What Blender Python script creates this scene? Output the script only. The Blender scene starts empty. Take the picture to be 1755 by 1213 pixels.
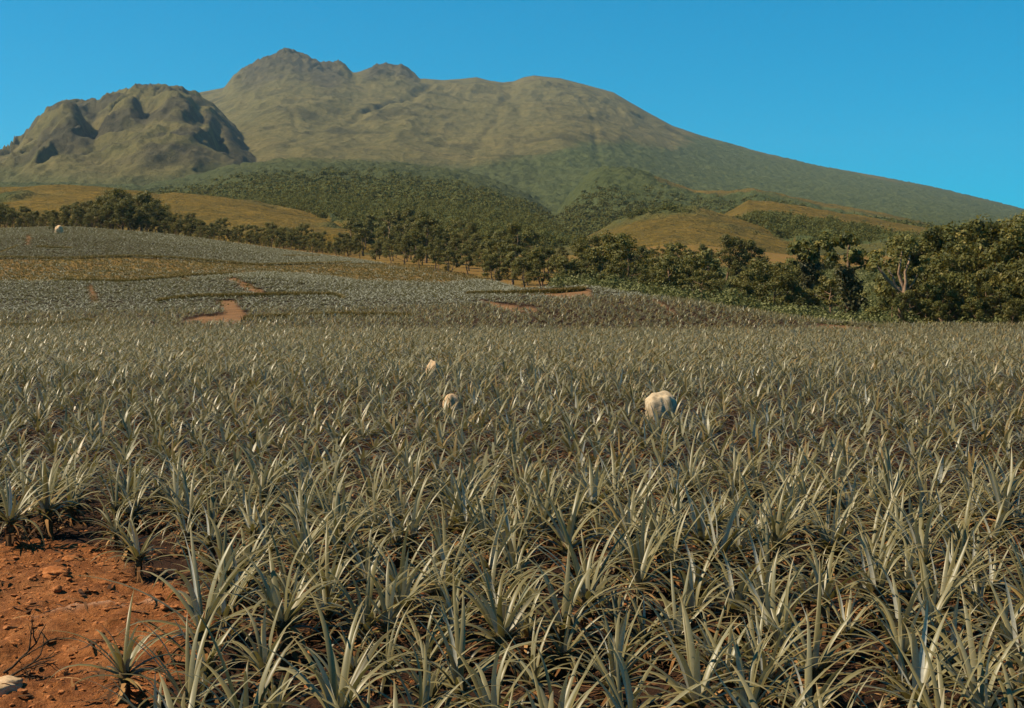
import bpy, math
import numpy as np

R = math.radians
rng = np.random.default_rng(7)
scene = bpy.context.scene
COL = scene.collection

# ------------------------------------------------------------------ camera maths
CAMZ, F, CX, CY, HOR = 2.97, 2411.0, 877.5, 606.5, 490.0
TH = math.atan((CY - HOR) / F)
CT, ST = math.cos(TH), math.sin(TH)


def slope(v):
    b = (CY - np.asarray(v, float)) / F
    return (b * CT - ST) / (CT + b * ST)


def to_pix(X, Y, Z):
    dz = Z - CAMZ
    dep = np.maximum(Y * CT - dz * ST, 0.05)
    return X / dep * F + CX, CY - F * (Y * ST + dz * CT) / dep


def u_of(X, Y):
    return CX + F * X / np.maximum(Y, 3.0)


def at(u, v, Y):
    s = float(slope(v))
    z = CAMZ + s * Y
    dep = Y * CT - (z - CAMZ) * ST
    return ((u - CX) / F * dep, Y, z)


# ------------------------------------------------------------------ noise
def _h(ix, iy, seed):
    n = (ix.astype(np.int64) * 374761393 + iy.astype(np.int64) * 668265263 + seed * 1442695041) & 0xFFFFFFFF
    n = ((n ^ (n >> 13)) * 1274126177) & 0xFFFFFFFF
    n = n ^ (n >> 16)
    return (n & 0xFFFFFF) / float(0xFFFFFF)


def vnoise(x, y, seed=0):
    ix, iy = np.floor(x), np.floor(y)
    fx, fy = x - ix, y - iy
    fx = fx * fx * fx * (fx * (fx * 6 - 15) + 10)
    fy = fy * fy * fy * (fy * (fy * 6 - 15) + 10)
    a, b = _h(ix, iy, seed), _h(ix + 1, iy, seed)
    c, d = _h(ix, iy + 1, seed), _h(ix + 1, iy + 1, seed)
    return ((a * (1 - fx) + b * fx) * (1 - fy) + (c * (1 - fx) + d * fx) * fy) * 2 - 1


def fbm(x, y, o=4, seed=0, gain=0.5, ridge=False):
    t, amp, tot = 0, 1.0, 0
    for k in range(o):
        n = vnoise(x, y, seed + 17 * k)
        if ridge:
            n = 1 - 2 * np.abs(n)
        t = t + n * amp
        tot += amp
        amp *= gain
        x, y = x * 1.97 + 11.3, y * 2.03 - 7.1
    return t / tot


def sstep(a, b, x):
    t = np.clip((x - a) / (b - a), 0, 1)
    return t * t * (3 - 2 * t)


# ------------------------------------------------------------------ object helpers
def tag(o, label=None, cat=None, group=None, kind=None):
    if label:
        o['label'] = label
    if cat:
        o['category'] = cat
    if group:
        o['group'] = group
    if kind:
        o['kind'] = kind
    return o


def mesh_np(name, V, Q, mats, smooth=True, attrs=None, midx=None):
    """V (n,3), Q (m,4) quads or (m,3) triangles"""
    me = bpy.data.meshes.new(name)
    V = np.ascontiguousarray(V, np.float32)
    Q = np.ascontiguousarray(Q, np.int32)
    k = Q.shape[1]
    me.vertices.add(len(V))
    me.vertices.foreach_set('co', V.ravel())
    me.loops.add(Q.size)
    me.loops.foreach_set('vertex_index', Q.ravel())
    me.polygons.add(len(Q))
    me.polygons.foreach_set('loop_start', np.arange(0, Q.size, k, dtype=np.int32))
    me.polygons.foreach_set('loop_total', np.full(len(Q), k, np.int32))
    me.polygons.foreach_set('use_smooth', np.full(len(Q), smooth))
    if midx is not None:
        me.polygons.foreach_set('material_index', np.ascontiguousarray(midx, np.int32))
    me.update(calc_edges=True)
    for an, arr in (attrs or {}).items():
        a = me.color_attributes.new(an, 'FLOAT_COLOR', 'POINT')
        c = np.ones((len(V), 4), np.float32)
        c[:, :3] = arr
        a.data.foreach_set('color', c.ravel())
    for m in (mats if isinstance(mats, (list, tuple)) else [mats]):
        me.materials.append(m)
    return me


def link(name, me, parent=None, loc=None):
    o = bpy.data.objects.new(name, me)
    COL.objects.link(o)
    if parent is not None:
        o.parent = parent
    if loc is not None:
        o.location = loc
    return o


# ------------------------------------------------------------------ materials
K = 0.62      # the scene is exposed for sunlit leaves: surfaces keep modest real-world albedos


def alb(c):
    return tuple(x * K for x in c)


class NT:
    def __init__(self, name):
        self.m = bpy.data.materials.new(name)
        self.m.use_nodes = True
        self.t = self.m.node_tree
        self.t.nodes.clear()
        self.out = self.n('ShaderNodeOutputMaterial')

    def n(self, typ, **kw):
        nd = self.t.nodes.new(typ)
        for k, v in kw.items():
            setattr(nd, k, v)
        return nd

    def l(self, a, b):
        self.t.links.new(a, b)

    def attr(self, name):
        a = self.n('ShaderNodeAttribute', attribute_name=name)
        s = self.n('ShaderNodeSeparateColor')
        self.l(a.outputs['Color'], s.inputs[0])
        return s.outputs

    def mix(self, fac, a, b, mode='MIX'):
        m = self.n('ShaderNodeMix', data_type='RGBA', blend_type=mode)
        for sock, val in ((m.inputs[0], fac), (m.inputs[6], a), (m.inputs[7], b)):
            if hasattr(val, 'links'):
                self.l(val, sock)
            elif isinstance(val, (tuple, list)):
                sock.default_value = (*alb(val), 1)
            else:
                sock.default_value = val
        return m.outputs[2]

    def noise(self, scale, detail=4, rough=0.6, coord='Object', stretch=None):
        tc = self.n('ShaderNodeTexCoord')
        nz = self.n('ShaderNodeTexNoise')
        nz.inputs['Scale'].default_value = scale
        nz.inputs['Detail'].default_value = detail
        nz.inputs['Roughness'].default_value = rough
        src = tc.outputs[coord]
        if stretch:
            mp = self.n('ShaderNodeMapping')
            mp.inputs['Scale'].default_value = stretch
            self.l(src, mp.inputs[0])
            src = mp.outputs[0]
        self.l(src, nz.inputs['Vector'])
        return nz.outputs[0]

    def ramp(self, fac, stops):
        r = self.n('ShaderNodeValToRGB')
        e = r.color_ramp.elements
        while len(e) < len(stops):
            e.new(0.5)
        for k, (p, c) in enumerate(stops):
            e[k].position = p
            e[k].color = (*alb(c), 1) if isinstance(c, tuple) else (c, c, c, 1)
        self.l(fac, r.inputs[0])
        return r.outputs[0]

    def bump(self, h, strength, dist):
        b = self.n('ShaderNodeBump')
        b.inputs['Strength'].default_value = strength
        b.inputs['Distance'].default_value = dist
        self.l(h, b.inputs['Height'])
        return b.outputs[0]

    def bsdf(self, col, rough=0.8, spec=0.2, normal=None):
        p = self.n('ShaderNodeBsdfPrincipled')
        if hasattr(col, 'links'):
            self.l(col, p.inputs['Base Color'])
        else:
            p.inputs['Base Color'].default_value = (*col, 1)
        p.inputs['Roughness'].default_value = rough
        p.inputs['Specular IOR Level'].default_value = spec
        if normal is not None:
            self.l(normal, p.inputs['Normal'])
        return p.outputs[0]

    def transl(self, surf, col, fac):
        t = self.n('ShaderNodeBsdfTranslucent')
        if hasattr(col, 'links'):
            self.l(col, t.inputs[0])
        else:
            t.inputs[0].default_value = (*alb(col), 1)
        mx = self.n('ShaderNodeMixShader')
        mx.inputs[0].default_value = fac
        self.l(surf, mx.inputs[1])
        self.l(t.outputs[0], mx.inputs[2])
        return mx.outputs[0]

    def done(self, surf):
        self.l(surf, self.out.inputs['Surface'])
        return self.m


def mat_ground():
    t = NT('red_earth')
    R_, G_, B_ = t.attr('land')[:3]
    n1 = t.noise(0.9, 6, 0.65)
    n2 = t.noise(14, 6, 0.7)
    n3 = t.noise(0.12, 3, 0.5)
    bare = t.ramp(n1, [(0.3, (0.27, 0.092, 0.026)), (0.5, (0.42, 0.150, 0.044)), (0.72, (0.62, 0.28, 0.110))])
    bare = t.mix(0.45, bare, t.ramp(n2, [(0.3, (0.085, 0.030, 0.010)), (0.52, (0.40, 0.148, 0.044)), (0.75, (0.78, 0.42, 0.19))]))
    dark = t.ramp(n2, [(0.3, (0.026, 0.013, 0.008)), (0.7, (0.085, 0.038, 0.018))])  # planted soil: same earth, with shade between the plants put into the colour
    track = t.ramp(n1, [(0.3, (0.17, 0.090, 0.036)), (0.7, (0.32, 0.165, 0.074))])
    grass = t.ramp(n1, [(0.3, (0.110, 0.078, 0.018)), (0.5, (0.195, 0.128, 0.026)), (0.7, (0.28, 0.165, 0.036))])
    grass = t.mix(t.ramp(n3, [(0.4, 0.0), (0.62, 0.8)]), grass, (0.23, 0.125, 0.034))
    crust = t.attr('crust')[0]
    n6 = t.noise(2.6, 5, 0.65)
    bare = t.mix(t.ramp(n6, [(0.42, 0.6), (0.58, 0.0)]), bare, (0.155, 0.050, 0.016))
    bare = t.mix(crust, bare, (0.80, 0.48, 0.30))
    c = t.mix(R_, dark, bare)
    c = t.mix(B_, c, track)
    c = t.mix(G_, c, grass)
    b = t.bump(n2, 1.0, 0.09)
    return t.done(t.bsdf(c, 0.95, 0.1, b))


def mat_mountain():
    t = NT('mountain_slope')
    R_, G_, B_ = t.attr('land')[:3]
    a2 = t.attr('tone')
    n1 = t.noise(0.0045, 8, 0.68)
    n2 = t.noise(0.022, 8, 0.75)
    base = t.ramp(n1, [(0.32, (0.145, 0.136, 0.052)), (0.5, (0.196, 0.172, 0.066)), (0.68, (0.248, 0.200, 0.082))])
    base = t.mix(0.5, base, t.ramp(n2, [(0.32, (0.080, 0.076, 0.030)), (0.68, (0.25, 0.19, 0.074))]))
    n4 = t.noise(0.09, 6, 0.75)
    base = t.mix(t.ramp(n4, [(0.38, 0.45), (0.56, 0.0)]), base, (0.070, 0.070, 0.030))
    n5 = t.noise(0.045, 3, 0.6)
    base = t.mix(t.ramp(n5, [(0.60, 0.0), (0.68, 0.4)]), base, (0.060, 0.066, 0.028))
    base = t.mix(a2[0], base, (0.072, 0.064, 0.028))
    forest = t.ramp(n2, [(0.3, (0.056, 0.068, 0.026)), (0.7, (0.118, 0.128, 0.050))])
    fgreen = t.ramp(n2, [(0.3, (0.062, 0.082, 0.030)), (0.7, (0.130, 0.148, 0.056))])
    forest = t.mix(a2[1], forest, fgreen)
    n4b = t.noise(0.25, 5, 0.7)
    straw = t.ramp(n2, [(0.3, (0.120, 0.084, 0.018)), (0.5, (0.215, 0.138, 0.026)), (0.7, (0.31, 0.185, 0.036))])
    rock = t.ramp(n2, [(0.35, (0.040, 0.036, 0.024)), (0.65, (0.130, 0.110, 0.060))])
    straw = t.mix(t.ramp(n4b, [(0.4, 0.55), (0.58, 0.0)]), straw, (0.085, 0.080, 0.024))
    c = t.mix(B_, base, rock)
    c = t.mix(R_, c, forest)
    c = t.mix(G_, c, straw)
    b1 = t.bump(n2, 0.9, 16.0)
    return t.done(t.bsdf(c, 0.95, 0.05, b1))


def mat_leaf(name='pineapple_leaf', grey=0.0):
    t = NT(name)
    R_, G_, B_ = t.attr('leaf')[:3]
    geo = t.n('ShaderNodeNewGeometry')
    oi = t.n('ShaderNodeObjectInfo')
    top = t.ramp(B_, [(0.0, (0.038, 0.030, 0.011)), (0.3, (0.092, 0.078, 0.028)), (0.6, (0.205, 0.172, 0.070)), (0.93, (0.30, 0.275, 0.165)), (0.97, (0.27, 0.17, 0.05))])  # low stops: older leaf colour, deepened by painted shade
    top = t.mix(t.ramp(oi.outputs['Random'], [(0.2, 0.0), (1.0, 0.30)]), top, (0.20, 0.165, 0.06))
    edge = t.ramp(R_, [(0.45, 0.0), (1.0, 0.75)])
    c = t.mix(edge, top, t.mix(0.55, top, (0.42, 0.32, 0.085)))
    tip = t.ramp(G_, [(0.72, 0.0), (1.0, 0.75)])
    c = t.mix(tip, c, (0.30, 0.20, 0.065))
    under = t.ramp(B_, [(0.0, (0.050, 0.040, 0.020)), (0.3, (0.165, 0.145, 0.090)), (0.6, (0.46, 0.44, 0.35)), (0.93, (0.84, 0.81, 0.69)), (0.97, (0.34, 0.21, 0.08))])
    c = t.mix(geo.outputs['Backfacing'], under, c)
    nz = t.noise(60, 3, 0.6)
    c = t.mix(t.ramp(nz, [(0.45, 0.0), (0.8, 0.35)]), c, (0.17, 0.15, 0.07))
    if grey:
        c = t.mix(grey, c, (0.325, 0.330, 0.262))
    s = t.bsdf(c, 0.85 if grey else 0.42, 0.05 if grey else 0.32)
    return t.done(t.transl(s, (0.28, 0.24, 0.06), 0.18))


def mat_dryleaf():
    t = NT('dry_leaf')
    B_ = t.attr('leaf')[2]
    c = t.ramp(B_, [(0.0, (0.060, 0.028, 0.010)), (0.55, (0.16, 0.072, 0.024)), (0.85, (0.30, 0.14, 0.045)), (1.0, (0.52, 0.30, 0.12))])
    return t.done(t.transl(t.bsdf(c, 0.8, 0.15), (0.3, 0.13, 0.03), 0.15))


def mat_simple(name, a, b, scale, rough=0.9, bumpd=0.02, c3=None):
    t = NT(name)
    n = t.noise(scale, 6, 0.65)
    st = [(0.3, a), (0.7, b)] if c3 is None else [(0.28, a), (0.5, b), (0.72, c3)]
    c = t.ramp(n, st)
    return t.done(t.bsdf(c, rough, 0.15, t.bump(n, 0.6, bumpd)))


def mat_foliage(name, stops, tr=0.25, trc=(0.28, 0.22, 0.03), rough=0.6, spec=0.2):
    t = NT(name)
    B_ = t.attr('leaf')[2]
    oi = t.n('ShaderNodeObjectInfo')
    c = t.ramp(B_, stops)
    c = t.mix(t.ramp(oi.outputs['Random'], [(0.0, 0.0), (1.0, 0.45)]), c, (0.125, 0.105, 0.026))
    return t.done(t.transl(t.bsdf(c, rough, spec), trc, tr))


M_GROUND = mat_ground()
M_MOUNT = mat_mountain()
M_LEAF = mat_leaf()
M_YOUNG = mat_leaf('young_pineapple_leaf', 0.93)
M_DRY = mat_dryleaf()
M_STEM = mat_simple('pineapple_stem', (0.09, 0.05, 0.02), (0.2, 0.13, 0.06), 30)
M_ROCK = mat_simple('pale_stone', (0.38, 0.27, 0.15), (0.58, 0.44, 0.28), 9, 0.9, 0.03, (0.72, 0.58, 0.41))
M_ORANGE_ROCK = mat_simple('tan_stone', (0.42, 0.27, 0.13), (0.66, 0.44, 0.25), 9, 0.9, 0.03, (0.80, 0.62, 0.42))
M_CLOD = mat_simple('earth_clod', (0.20, 0.065, 0.018), (0.40, 0.14, 0.04), 22, 0.95, 0.04, (0.55, 0.24, 0.095))
M_TWIG = mat_simple('dead_wood', (0.03, 0.02, 0.012), (0.09, 0.06, 0.035), 30)
M_BARK = mat_simple('tree_bark', (0.14, 0.085, 0.045), (0.30, 0.19, 0.11), 6, 0.9, 0.05)
M_PALEBARK = mat_simple('pale_bark', (0.24, 0.14, 0.08), (0.46, 0.30, 0.19), 5, 0.9, 0.05)
M_CROWN = mat_foliage('tree_foliage', [(0.0, (0.045, 0.056, 0.013)), (0.45, (0.110, 0.118, 0.026)), (0.8, (0.190, 0.178, 0.040)), (1.0, (0.30, 0.230, 0.055))])
M_CROWNL = mat_foliage('pale_tree_foliage', [(0.0, (0.095, 0.104, 0.026)), (0.5, (0.185, 0.180, 0.045)), (1.0, (0.28, 0.23, 0.065))])
M_VINE = mat_foliage('vine_foliage', [(0.0, (0.014, 0.020, 0.010)), (1.0, (0.05, 0.055, 0.025))], 0.1)
M_BUSH = mat_foliage('undergrowth_foliage', [(0.0, (0.115, 0.135, 0.038)), (0.6, (0.235, 0.250, 0.080)), (1.0, (0.38, 0.37, 0.145))], 0.25, (0.14, 0.16, 0.05))
M_FOREST = mat_foliage('forest_foliage', [(0.0, (0.080, 0.096, 0.034)), (0.6, (0.128, 0.142, 0.051)), (1.0, (0.175, 0.178, 0.066))], 0.2, rough=0.9, spec=0.05)
M_BANK = mat_foliage('bank_grass_blade', [(0.0, (0.15, 0.105, 0.026)), (0.6, (0.28, 0.190, 0.052)), (1.0, (0.42, 0.27, 0.085))], 0.15)

# ------------------------------------------------------------------ terrain heights
P45 = HOR + F * CAMZ / 104.0


def FY(y):
    """spacing of the control knots, in metres from the camera"""
    return np.interp(y, [0, 45, 57, 75, 105, 135, 165, 210, 255, 330, 420], [0, 104, 114, 132, 160, 188, 215, 258, 302, 390, 480])


COLS = [
    (-500, [(45, P45), (57, 551), (75, 524), (105, 484), (135, 460), (165, 442), (210, 408), (255, 392), (330, 392)]),
    (0, [(45, P45), (57, 549), (75, 520), (105, 480), (135, 459), (165, 441), (210, 406), (255, 389), (330, 392)]),
    (120, [(45, P45), (57, 546), (75, 518), (105, 478), (135, 458), (165, 440), (210, 402), (250, 384), (330, 392)]),
    (300, [(45, P45), (57, 543), (75, 515), (105, 474), (135, 458), (165, 441), (210, 412), (250, 399), (330, 400)]),
    (450, [(45, P45), (57, 542), (75, 513), (105, 470), (135, 460), (165, 451), (210, 430), (250, 420), (330, 415)]),
    (600, [(45, P45), (57, 540), (75, 512), (105, 484), (135, 468), (165, 454), (210, 446), (240, 441), (330, 425)]),
    (750, [(45, P45), (57, 536), (75, 508), (100, 490), (120, 475), (145, 462), (160, 456), (185, 462), (330, 425)]),
    (850, [(45, P45), (57, 532), (72, 505), (88, 493), (105, 483), (120, 475), (135, 482), (160, 485), (330, 420)]),
    (950, [(45, P45), (57, 525), (70, 500), (78, 490), (86, 484), (97, 500), (120, 505), (160, 485), (330, 420)]),
    (1030, [(45, P45), (57, 522), (68, 500), (75, 487), (81, 481), (92, 500), (120, 510), (160, 485), (330, 420)]),
    (1100, [(45, P45), (54, 532), (62, 511), (67, 502), (72, 495), (85, 520), (110, 525), (160, 488), (330, 420)]),
    (1200, [(45, P45), (52, 536), (57, 523), (61, 514), (65, 508), (78, 538), (105, 530), (160, 488), (330, 420)]),
    (1300, [(45, P45), (50, 541), (53, 535), (55.5, 530), (59, 525), (72, 560), (100, 540), (160, 488), (330, 420)]),
    (1400, [(45, P45), (48, 549), (50, 546), (52, 543), (54.5, 540), (66, 578), (95, 550), (160, 488), (330, 420)]),
    (1500, [(45, P45), (46.5, 555), (48, 552), (49.5, 550), (51, 549), (62, 592), (90, 556), (160, 490), (330, 420)]),
    (1800, [(45, P45), (46.5, 555), (48, 552), (49.5, 550), (51, 549), (62, 592), (90, 556), (160, 490), (330, 420)]),
    (2400, [(45, P45), (46.5, 555), (48, 552), (49.5, 550), (51, 549), (62, 592), (90, 556), (160, 490), (330, 420)]),
]
YG = np.arange(0, 521, 1.0)
UG = np.arange(-700, 2501, 10.0)


def _ground_table():
    cu = np.array([c[0] for c in COLS], float)
    prof = []
    for _, kn in COLS:
        Y = np.array([0, 40, 80] + [float(FY(k[0])) for k in kn], float)
        z = np.array([0, 0, 0] + [0 if k[0] == 45 else CAMZ + float(slope(k[1])) * float(FY(k[0])) for k in kn])
        p = np.interp(YG, Y, z)
        ex = YG > 390
        p[ex] = CAMZ + (z[-1] - CAMZ) * YG[ex] / 390.0
        prof.append(p)
    prof = np.array(prof)
    tab = np.empty((len(UG), len(YG)))
    for j in range(len(YG)):
        tab[:, j] = np.interp(UG, cu, prof[:, j])
    k = np.exp(-0.5 * (np.arange(-6, 7) / 1.8) ** 2)
    k /= k.sum()
    pad = np.pad(tab, ((0, 0), (6, 6)), 'edge')
    tab = sum(k[i] * pad[:, i:i + len(YG)] for i in range(13))
    ku = np.exp(-0.5 * (np.arange(-6, 7) / 3.0) ** 2)
    ku /= ku.sum()
    pad = np.pad(tab, ((6, 6), (0, 0)), 'edge')
    tab = sum(ku[i] * pad[i:i + len(UG), :] for i in range(13))
    return tab - 0.40 * sstep(40, 100, YG)[None, :]


GT = _ground_table()


def ground_z(u, Y):
    fu = np.clip((u - UG[0]) / 10.0, 0, len(UG) - 1.001)
    fy = np.clip(Y, 0, 519.99)
    i, j = fu.astype(int), fy.astype(int)
    a, b = fu - i, fy - j
    z = (GT[i, j] * (1 - a) + GT[i + 1, j] * a) * (1 - b) + (GT[i, j + 1] * (1 - a) + GT[i + 1, j + 1] * a) * b
    far = Y > 519.99
    return np.where(far, CAMZ + (z - CAMZ) * Y / 520.0, z)


def curve(pts):
    p = np.array(pts, float)
    return p[:, 0], p[:, 1]


CREST_MAIN = curve([(-700, 470), (-300, 410), (0, 320), (150, 236), (250, 192), (330, 161), (388, 150), (402, 131), (425, 116), (441, 105), (470, 90), (486, 88), (500, 85),
                    (512, 92), (530, 97), (545, 105), (565, 112), (583, 110), (597, 117), (606, 127), (630, 119), (650, 112), (668, 109), (690, 112),
                    (705, 122), (722, 134), (760, 137), (790, 135), (817, 132), (840, 138), (862, 141), (880, 139), (898, 132), (915, 129),
                    (960, 134), (1010, 147), (1050, 158), (1080, 176), (1110, 193), (1150, 215), (1200, 232), (1300, 260),
                    (1400, 284), (1500, 301), (1600, 321), (1700, 345), (1755, 359), (1900, 385), (2200, 420), (2600, 440)])
CREST_DOME = curve([(-700, 420), (-300, 370), (-100, 318), (0, 288), (30, 270), (60, 237), (80, 214), (95, 196), (115, 190), (140, 187), (190, 185), (205, 176), (218, 167),
                    (250, 160), (280, 156), (303, 153), (322, 158), (340, 167), (360, 180), (380, 197), (395, 212), (410, 232), (425, 250), (440, 270),
                    (455, 290), (470, 312), (520, 360), (600, 420), (2600, 460)])
CREST_WOOD = curve([(-700, 330), (-200, 322), (0, 314), (150, 318), (250, 318), (300, 308), (350, 297), (400, 285), (450, 277), (500, 271), (600, 275), (700, 281), (780, 292),
                    (850, 310), (900, 332), (940, 362), (965, 392), (1000, 420), (1100, 440), (2600, 460)])
CREST_RIDGE = curve([(-700, 470), (850, 450), (910, 420), (950, 375), (975, 335), (1000, 306), (1020, 292), (1040, 285), (1075, 288), (1110, 298), (1150, 312), (1190, 327), (1230, 327),
                     (1290, 322), (1330, 330), (1400, 345), (1500, 362), (1600, 385), (1700, 402), (1800, 415), (2600, 440)])
CREST_STRIP = curve([(-700, 470), (1180, 440), (1230, 372), (1280, 343), (1325, 344), (1400, 357), (1450, 366), (1500, 375), (1560, 385), (1600, 393), (1650, 402), (1720, 412), (1900, 430), (2600, 445)])
CREST_SPUR = curve([(-700, 470), (950, 440), (1000, 410), (1040, 388), (1070, 374), (1110, 361), (1150, 354), (1185, 354), (1220, 361), (1260, 372), (1310, 388), (1350, 402), (1420, 425), (2600, 450)])
CREST_MEADOW = curve([(-700, 330), (-200, 324), (0, 320), (60, 318), (130, 316), (190, 320), (240, 326), (275, 334), (300, 331), (345, 334), (400, 340), (450, 347), (500, 358), (560, 372),
                      (600, 388), (680, 420), (760, 440), (2600, 460)])
LAYERS = [  # curve, crest distance, foot distance, foot v, power, back slope
    ('main', CREST_MAIN, 4500., 1000., 402., 1.25, 0.35),
    ('dome', CREST_DOME, 2700., 1450., 342., 0.80, 0.9),
    ('wood', CREST_WOOD, 1450., 380., 425., 1.05, 0.02),
    ('ridge', CREST_RIDGE, 1250., 720., 405., 1.05, 0.02),
    ('strip', CREST_STRIP, 720., 400., 428., 1.0, 0.10),
    ('spur', CREST_SPUR, 520., 270., 462., 1.0, 0.14),
    ('meadow', CREST_MEADOW, 560., 350., 402., 0.9, 0.10),
]


def terrain(X, Y):
    """height and per-layer dominance"""
    u = u_of(X, Y)
    g = ground_z(u, Y)
    far = Y > 270
    z = g.copy()
    who = np.zeros(Y.shape, int)
    if not far.any():
        return z, who
    Xf, Yf, uf = X[far], Y[far], u[far]
    zf = g[far]
    w = np.zeros(Yf.shape, int)
    lY = np.log(Yf)
    warp = fbm(uf / 90, lY * 5, 3, 5) * 14
    rough = fbm(uf / 45., lY * 9, 5, 21, 0.55)
    wx = 120 * fbm(Xf / 500, Yf / 700, 3, 9)
    gul = fbm((Xf + wx) / 300., (Yf + 2 * wx) / 620., 5, 33, 0.5, ridge=True)
    fine = fbm((Xf + wx * 0.5) / 75., Yf / 130., 4, 34, 0.55, ridge=True)
    crag = fbm((Xf + wx * 0.3) / 26., Yf / 48., 3, 36, 0.55, ridge=True)
    jag = fbm(uf / 15., lY * 3, 3, 79, 0.5)
    best = zf.copy()
    for k, (nm, cu, Yc, Y0, vf, p, back) in enumerate(LAYERS):
        uw = uf + (9 * crag + 7 * fine if nm == 'dome' else 0)
        vc = np.interp(uw, cu[0], cu[1])
        zc = CAMZ + slope(vc) * Yc
        peak = 0
        if nm in ('main', 'dome'):
            ua = np.arange(-900, 2800, 4.0)
            va = np.interp(ua, cu[0], cu[1])
            hw = 36 if nm == 'main' else 14
            kr = np.hanning(2 * hw + 1)
            vs = np.convolve(np.pad(va, hw, 'edge'), kr / kr.sum(), 'valid')
            zs = CAMZ + slope(np.interp(uw, ua, vs)) * Yc
            peak, zc = zc - zs, zs
        zb = CAMZ + np.minimum(float(slope(vf)), slope(vc + 6)) * Y0
        if nm in ('main', 'dome'):
            peak = peak + Yc * 0.0012 * jag * (sstep(380, 420, uf) * sstep(760, 700, uf) if nm == 'main' else sstep(420, 380, uf) * 0.6)
        q = (Yf - Y0) / (Yc - Y0)
        qq = np.clip(q, 0, 1)
        h = zb + (zc - zb) * qq ** p + peak * (qq ** 7 if nm == 'main' else qq ** 4)
        edge = np.clip((1 - qq) / 0.13, 0.0, 1) * np.clip(qq / 0.2, 0, 1)
        if nm == 'main':
            flat = 1 - 0.75 * sstep(1000, 1300, uf)
            h = h + Yf * (0.0056 * gul + 0.0020 * fine + 0.0007 * crag) * edge * flat
            knob = (sstep(385, 420, uf) * sstep(615, 590, uf) + 0.7 * sstep(625, 645, uf) * sstep(725, 700, uf)) * sstep(0.72, 0.95, qq)
            h = h + Yf * 0.0032 * (crag + 0.8 * fine) * knob * np.clip((1.02 - qq) / 0.05, 0.15, 1)
            # long gully that climbs towards the crest, with an eroded step to its left
            ys = 1000 + 3500 * np.clip(qq, 0, 1)
            gx = np.interp(qq, [0.35, 0.5, 0.6, 0.68, 0.78, 0.9, 1], [560, 600, 640, 690, 715, 742, 765])
            h = h - Yf * 0.0040 * np.exp(-((uf - gx + warp * 1.5) / 10) ** 2) * edge * sstep(0.45, 0.6, qq) * (0.4 + 0.6 * sstep(0.85, 0.7, qq))
            for (a0, a1, aw) in ((880, 800, 9), (990, 1060, 10), (530, 480, 9), (860, 930, 12), (1090, 1250, 11)):
                h = h - Yf * 0.0012 * np.exp(-((uf - (a0 + (a1 - a0) * (1 - qq)) + warp * 2) / aw) ** 2) * edge * flat * sstep(0.1, 0.3, qq)
            h = h - Yf * 0.0018 * np.exp(-((uf - gx + 2 * warp + 45) / 26) ** 2) * edge * sstep(0.3, 0.5, qq) * sstep(0.85, 0.65, qq)
        elif nm == 'dome':
            h = h + Yf * (0.0060 * gul + 0.0095 * fine + 0.0030 * crag) * np.clip(edge + 0.2, 0, 1)
            for (bu, bw, bq, bh, ba) in ((122, 32, 0.44, 0.15, 0.014), (312, 28, 0.46, 0.14, 0.010), (225, 22, 0.52, 0.12, 0.007), (352, 20, 0.40, 0.13, 0.009)):
                s = np.exp(-((uf - bu) / bw) ** 2 - ((qq - bq) / bh) ** 2)
                h = h + Yf * ba * s * edge
                h = h - Yf * ba * 1.1 * np.exp(-((uf - bu - bw * 1.25) / (bw * 0.5)) ** 2 - ((qq - bq) / bh) ** 2) * edge
        elif nm in ('wood', 'ridge'):
            h = h + Yf * (0.0042 * gul + 0.0030 * rough) * np.clip((1 - qq) / 0.3, 0.25, 1)
        else:
            h = h + Yf * (0.0004 * rough + 0.0012 * gul * (nm != 'meadow')) * np.clip((1 - qq) / 0.2, 0.1, 1)
        h = np.where(q > 1, zc + peak - back * (Yf - Yc), h)
        h = np.where(q < 0, zb - 0.4 * (Y0 - Yf) - 1.0, h)
        kk = 0.0022 * Yf
        w = np.where(h > best, k + 1, w)
        hh = np.clip(0.5 + 0.5 * (h - best) / kk, 0, 1)
        best = best * (1 - hh) + h * hh + kk * hh * (1 - hh)
    z[far] = best
    who[far] = w
    return z, who


# ------------------------------------------------------------------ land use (traced on the ground itself)
def inpoly(u, v, poly):
    poly = np.asarray(poly, float)
    r = np.zeros(u.shape, bool)
    n = len(poly)
    for i in range(n):
        x1, y1 = poly[i]
        x2, y2 = poly[(i + 1) % n]
        if y1 == y2:
            continue
        c = (y1 > v) != (y2 > v)
        r ^= c & (u < (x2 - x1) * (v - y1) / (y2 - y1) + x1)
    return r


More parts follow.
